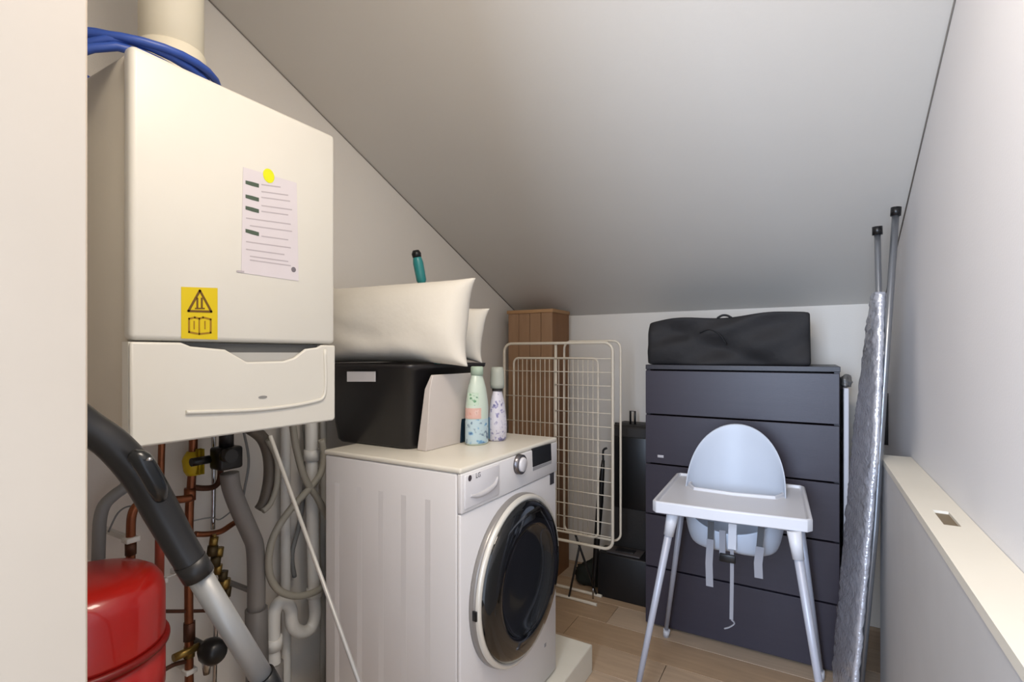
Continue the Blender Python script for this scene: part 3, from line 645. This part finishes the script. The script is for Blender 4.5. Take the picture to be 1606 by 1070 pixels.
# ------------------------------------------------------------ dresser
DY = 2.45; dx0, dx1, dz = -.685, .100, 1.238
drk = mat('dresser_black_brown', (50, 47, 52), .42, col2=(44, 41, 46), nscale=3, stretch=(1, 1, 14), bump=.05, bscale=60)
t = thing('dresser', 'tall black-brown five-row dresser against the far wall', 'dresser', ((dx0+dx1)/2, 2.69, 0))
MB().box((dx0, DY+.004, 0), (dx0+.02, DY+.48, dz-.022)).build('side_panel', drk, t, bevel=.001)
MB().box((dx1-.02, DY+.004, 0), (dx1, DY+.48, dz-.022)).build('side_panel', drk, t, bevel=.001)
MB().box((dx0-.002, DY-.003, dz-.022), (dx1+.002, DY+.48, dz)).build('top_panel', drk, t, bevel=.0015)
MB().box((dx0+.02, DY+.46, 0), (dx1-.02, DY+.47, dz-.022)).build('back_panel', drk, t)
MB().box((dx0+.02, DY+.02, .03), (dx1-.02, DY+.45, .04)).build('base_panel', drk, t)
gaps = [.055, .285, .535, .775, 1.008, dz-.024]
MB().box((dx0+.02, DY+.01, 0), (dx1-.02, DY+.025, .05)).build('kick_board', drk, t)
drf = mat('drawer_front', (57, 52, 61), .4, col2=(51, 46, 55), nscale=3, stretch=(1, 1, 14), bump=.05, bscale=60)
for k in range(5):
    z0, z1 = gaps[k]+.002, gaps[k+1]-.009 if k < 4 else gaps[k+1]-.004
    dr = MB().box((dx0+.002, DY-.016, z0-.004 if k else .01), (dx1-.002, DY+.003, z1)).build('drawer', drf, t, bevel=.0015)
    MB().box((dx0+.03, DY+.004, z0+.01), (dx1-.03, DY+.42, z1-.03)).build('drawer_box', drk, dr)
    if k == 3:
        c = at(1036, 716, Y=DY-.017); MB().box(c-Vector((.014, .001, .006)), c+Vector((.014, .001, .006)), .0008).build('sticker', mat('sticker_pale', (190, 186, 190), .5), dr, label='tiny pale sticker')
# black fabric bag on the dresser
bx0 = at(1016, 540, Y=DY+.03).x; bx1 = at(1272, 540, Y=DY+.03).x; btop = at(1140, 497, Y=DY+.03).z
bm = bmesh.new(); bmesh.ops.create_cube(bm, size=1)
bmesh.ops.subdivide_edges(bm, edges=bm.edges[:], cuts=14, use_grid_fill=True)
for v in bm.verts:
    x, y_, z = v.co; tt = z+.5
    w = .006*math.sin(9*x+7*z)+.006*math.sin(13*x-10*z+5*y_)+.010*math.exp(-((z-.9*x-.25)*9)**2)-.012*math.exp(-((z+1.3*x+.15)*8)**2)
    v.co = Vector(((bx0+bx1)/2+x*(bx1-bx0)*(1-.012*tt), DY+.16+y_*.28-w*1.4*(1-tt*.3), dz+.0005+tt*(btop-dz)*(1-.02*math.cos(9*x)+(.035*math.sin(3.1*x+.3)))+w*.4*tt))
for f in bm.faces: f.smooth = True
t = thing('fabric_bag', 'black fabric storage bag lying on top of the dresser', 'bag', ((bx0+bx1)/2, DY+.16, dz))
mb = MB(); mb.merge(bm); mb.build('bag_body', mat('black_fabric', (38, 36, 37), .75, col2=(28, 27, 28), nscale=6, bump=.5, bscale=14), t, subsurf=1)
P = [at(1098, 522, Y=DY+.012), at(1112, 517, Y=DY+.008), at(1128, 524, Y=DY+.006), at(1140, 541, Y=DY+.010)]
MB().tube(P, .007, 8, 4, flat=.5).build('carry_strap', mat('strap_black', (22, 21, 22), .7), t)
c = at(1136, 497, Y=DY+.03); MB().tube([c+Vector((-.03, 0, -.006)), c+Vector((-.01, 0, .006)), c+Vector((.012, 0, .005)), c+Vector((.03, 0, -.006))], .005, 8, 4).build('zip_tab', MATS['strap_black'], t)
# white board and crumpled foil in the gap right of the dresser
t0 = MB().box((.118, 2.56, 0), (.136, 2.90, 1.145), .002)
tag(t0.build('white_board', mat('board_white', (214, 212, 216), .5)), 'narrow white board standing in the gap right of the dresser', 'board')
lump('plastic_bag', Vector((.13, 2.66, 1.1455)), .024, .05, .03, mat('crumpled_grey', (150, 148, 146), .35, .5, bump=.8, bscale=40), 'crumpled grey plastic bag resting on the white board', 'bag', 11, amp=.25)
# junction box on the right wall near the corner
t = thing('junction_box', 'pale electrical box on the right wall near the far corner', 'box', (WR-.015, 2.86, 1.0))
MB().box((WR-.03, 2.80, .89), (WR, 2.90, 1.11), .004).build('housing', mat('box_grey', (168, 164, 158), .5), t)
MB().box((WR-.032, 2.796, .885), (WR-.0, 2.806, 1.115), .001).build('dark_edge', darkP, t)
MB().box((WR-.034, 2.83, .99), (WR-.03, 2.87, 1.03), .001).build('knockout', blackM, t)

# ------------------------------------------------------------ ironing board
sil = mat('silver_cover', (214, 216, 224), .25, .55, col2=(180, 182, 192), nscale=30, bump=.5, bscale=70)
metB = mat('leg_metal', (150, 152, 156), .3, .8)
t = thing('ironing_board', 'folded ironing board with crinkled silver cover leaning upright by the right wall', 'ironing board', (.11, 2.12, 0))
def ib(s, w, n_):
    """s 0..1 up the board, w across, n_ off the face"""
    base = Vector((.094, 2.13, .07)); top = Vector((.200, 2.17, 1.50))
    ax = (top-base); wd = Vector((-.13, .9915, 0)); nn = ax.normalized().cross(wd).normalized()   # nn
    return base+ax*s+wd*w+nn*n_
from mathutils import noise
mb = MB(); N = 150; rings = []
rnd = random.Random(2)
for i in range(N+1):
    s_ = i/N; hw = .15*min(1, (1-s_)*2.2+.18)**.7 if s_ > .5 else .15
    hw *= min(1, .75+s_*6) if s_ < .05 else 1
    rg = []
    for k in range(28):
        a = 2*math.pi*k/28; cw = math.cos(a); sn = math.sin(a)
        wob = .007*noise.noise(Vector((s_*46, cw*4.5, sn*2)))+.004*noise.noise(Vector((s_*110, cw*11, sn*3+5)))
        rg.append(mb.bm.verts.new(ib(s_, hw*math.copysign(abs(cw)**.7, cw), (.017+wob)*math.copysign(abs(sn)**.6, sn))))
    rings.append(rg)
for i in range(N):
    for k in range(28):
        q = mb.bm.faces.new((rings[i][k], rings[i][(k+1) % 28], rings[i+1][(k+1) % 28], rings[i+1][k])); q.smooth = True
mb.bm.faces.new(rings[0][::-1]); mb.bm.faces.new(rings[-1])
mb.build('silver_cover', sil, t)
sgn = 1 if ib(.5, 0, .1).x > ib(.5, 0, 0).x else -1
q = .026*sgn
tipA = at(1405, 333, d=1.70); tipB = at(1376, 363, d=1.74)
A0 = ib(.02, -.09, q); B0 = ib(.0, .06, q)
MB().tube([A0, ib(.45, -.10, q), ib(.78, -.06, q), tipA], .0105, 12).build('leg', metB, t)
MB().tube([B0, ib(.5, .03, q), ib(.82, .0, q), tipB], .0095, 12).build('leg', metB, t)
for tp, dr_ in ((tipA, tipA-ib(.78, -.06, q)), (tipB, tipB-ib(.82, 0, q))):
    u_ = dr_.normalized(); MB().tube([tp-u_*.012, tp+u_*.016], .0150, 12).build('foot_cap', blackM, t)
MB().tube([ib(.7, -.07, q), ib(.7, .02, q)], .006, 8).build('cross_bar', metB, t)
MB().tube([ib(.0, -.10, sgn*.02), ib(-.03, -.08, 0), ib(-.048, 0, 0), ib(-.03, .08, 0), ib(0, .1, sgn*.02)], .009, 8, 3).build('end_rail', darkP, t)

# ------------------------------------------------------------ high chair
HZ = .775
hcW = mat('highchair_white', (204, 204, 208), .36, col2=(200, 200, 204))
hcL = mat('highchair_leg', (176, 178, 188), .4, .15)
t = thing('high_chair', 'white plastic high chair with tray and grey tube legs before the dresser', 'high chair', (-.25, 2.08, 0))
F0 = at(1022, 786, Z=HZ); F1 = at(1275, 817, Z=HZ); Bk0 = at(1062, 741, Z=HZ); Bk1 = at(1262, 762, Z=HZ)
def tp(u, v):      # u across 0..1, v front to back
    return F0*(1-u)*(1-v)+F1*u*(1-v)+Bk0*(1-u)*v+Bk1*u*v
uL, uR, vc_ = .17, .83, .52
outl = [(.03, 0), (.5, -.012), (.97, 0), (1, .04), (1, .96), (.97, 1), (.87, 1), (.835, .96), (uR-.005, vc_+.12), (.78, vc_+.03), (.5, vc_), (.22, vc_+.03), (uL+.005, vc_+.12), (.165, .96), (.13, 1), (.03, 1), (0, .96), (0, .04)]
pts = [tp(u, v) for u, v in outl]; cen = tp(.5, .28)
def inset(p, i_, k):
    n_ = len(pts); a = pts[i_-1]; b = pts[(i_+1) % n_]; tdir = (b-a).normalized(); nn = Vector((-tdir.y, tdir.x, 0))
    return p+nn*k
rimO = [p for p in pts]; n = len(pts)
def lvl(k, dz_): return [inset(p, i_, k)+Vector((0, 0, dz_)) for i_, p in enumerate(pts)]
LV = [lvl(.010, -.042), lvl(-.001, -.038), lvl(-.001, -.003), lvl(.003, .001), lvl(.011, .001), lvl(.015, -.010)]
mb = MB(); vs = [v for L_ in LV for v in L_]
fs = [[i*n+k, i*n+(k+1) % n, (i+1)*n+(k+1) % n, (i+1)*n+k] for i in range(len(LV)-1) for k in range(n)]
fs += [[5*n+k for k in range(n)]]; fs += [list(range(n))[::-1]]
mb.poly(vs, fs)
mb.build('tray', hcW, t, bevel=.002)
# seat shell
mb = MB(); N = 40; Mr = 14; cx_, cy_ = -.255, 2.10
vs = []; 
for j in range(Mr+1):
    q_ = j/Mr
    for i in range(N):
        a = 2*math.pi*i/N; ca, sa = math.cos(a), math.sin(a)
        ax_ = .178; ay = .12 if sa > 0 else .16
        ztop = (HZ-.0)+.235*sa**.9 if sa > 0 else HZ-.02+.10*sa
        zbot = .565
        if q_ < .35:
            k_ = q_/.35; r_ = .80*k_; z = zbot-.02*abs(ca)*k_+.02*k_**4
        else:
            k_ = (q_-.35)/.65; r_ = .80+.2*math.sin(k_*math.pi/2)**.6; z = zbot+.0+(ztop-zbot)*k_-.02*abs(ca)*(1-k_)+.02*(1-k_)
        rx = r_; 
        if sa > 0 and k_ > 0 and q_ > .35 and z > HZ-.05:      # the back narrows into a dome
            zz = min(1, max(0, (z-(HZ-.05))/(.29))); 
        vs.append((cx_+ax_*rx*ca, cy_+ay*rx*sa+(.035*max(0, z-.6)*2 if sa > 0 else 0), z))
fs = [[j*N+i, j*N+(i+1) % N, (j+1)*N+(i+1) % N, (j+1)*N+i] for j in range(Mr) for i in range(N)]
mb.poly(vs, fs, True); bmesh.ops.remove_doubles(mb.bm, verts=mb.bm.verts, dist=1e-4)
mb.build('seat_shell', mat('seat_white', (190, 197, 208), .42, col2=(184, 191, 202)), t, solid=.005, subsurf=1)
feet = {'fl': (-.545, 1.78, 0), 'fr': (.062, 1.78, 0), 'bl': (-.572, 2.37, 0), 'br': (.035, 2.37, 0)}
tops = {'fl': at(1052, 822, d=1.80), 'fr': at(1248, 850, d=1.60), 'bl': (-.470, 2.27, .70), 'br': (-.045, 2.27, .70)}
for k in feet:
    f_ = Vector(feet[k]); p_ = Vector(tops[k]); 
    if k[0] == 'f': p_ = p_+(p_-f_)*((HZ-.05-p_.z)/(p_.z-f_.z))
    lg = MB().tube([f_+Vector((0, 0, .02)), p_], [.0092, .0138], 16).build('leg', hcL, t)
    MB().tube([f_, f_+(p_-f_)*.05], [.013, .015], 14).build('foot_cap', hcW, lg)
    e_ = (p_-f_).normalized()
    MB().tube([p_-e_*.075, p_+e_*.01], [.0168, .021], 14).build('leg_socket', hcW, lg)
for (a, b) in (('fl', 'bl'), ('fr', 'br')):
    A_ = Vector(tops[a]); A_.z = HZ-.07; B_ = Vector(tops[b]); 
    MB().tube([A_, B_], .013, 10).build('side_rail', hcW, t)
for (a, b) in ((tops['bl'], tops['br']),):
    MB().tube([Vector(a), Vector(b)], .011, 10).build('cross_rail', hcW, t)
# wings joining seat to the corners under the tray
MB().box((-.47, 1.93, HZ-.075), (-.405, 2.12, HZ-.05), .006).build('seat_wing', hcW, t); MB().box((-.10, 1.93, HZ-.075), (-.03, 2.12, HZ-.05), .006).build('seat_wing', hcW, t)
stm = mat('strap_grey', (140, 140, 146), .7); std = mat('strap_dark', (70, 70, 72), .6)
def strap(pts, w, m, name='strap', label=None):
    P = [at(a, b, Y=Y_) for a, b, Y_ in pts]; mb = MB(); vs = []
    for p in P:
        vs += [p+Vector((-w/2, -.001, 0)), p+Vector((w/2, -.001, 0)), p+Vector((w/2, .001, 0)), p+Vector((-w/2, .001, 0))]
    fs = []
    for i in range(len(P)-1):
        b_ = 4*i
        for k in range(4): fs.append([b_+k, b_+(k+1) % 4, b_+4+(k+1) % 4, b_+4+k])
    fs += [[0, 1, 2, 3], [4*len(P)-4+k for k in range(4)]]
    return mb.poly(vs, fs).build(name, m, t, label=label)
SYY = 1.925
strap([(1115, 818, SYY), (1114, 850, SYY)], .020, std, label='dark upper strap'); strap([(1114, 846, SYY-.003), (1112, 884, SYY-.003), (1113, 920, SYY-.003)], .024, stm)
strap([(1194, 826, SYY), (1191, 860, SYY)], .020, std); strap([(1192, 858, SYY-.003), (1189, 884, SYY-.003), (1190, 907, SYY-.003)], .026, stm)
strap([(1149, 822, SYY), (1148, 862, SYY)], .026, hcW); strap([(1133, 832, SYY), (1133, 874, SYY)], .02, stm)
strap([(1148, 862, SYY-.002), (1148, 904, SYY-.002), (1147, 972, SYY-.002)], .012, stm)
c = at(1142, 876, Y=SYY-.006); MB().box(c-Vector((.028, .006, .014)), c+Vector((.024, .006, .014)), .003).build('buckle', blackM, t)
P = [at(1147, 972, Y=SYY), at(1152, 978, Y=SYY), at(1144, 984, Y=SYY), at(1136, 986, Y=SYY)]
MB().tube(P, .005, 8, 3, flat=.5).build('strap_end', stm, t)

# repeats carry a group
for o in list(COL.objects):
    if o.parent is None and 'label' in o:
        k = o.name.split('.')[0]
        g = {'pillow': 'white pillows piled on the black tub', 'detergent_bottle': 'detergent bottles on the washing machine', 'copper_pipe': 'copper pipes under the boiler',
             'waste_pipe': 'waste pipes on the left wall', 'wall_cable': 'thin cables among the pipes', 'washer_hose': 'hoses beside the washing machine', 'grey_hose': 'hoses under the boiler', 'chrome_pipe': 'slim chrome pipes under the boiler'}.get(k)
        if g: o['group'] = g
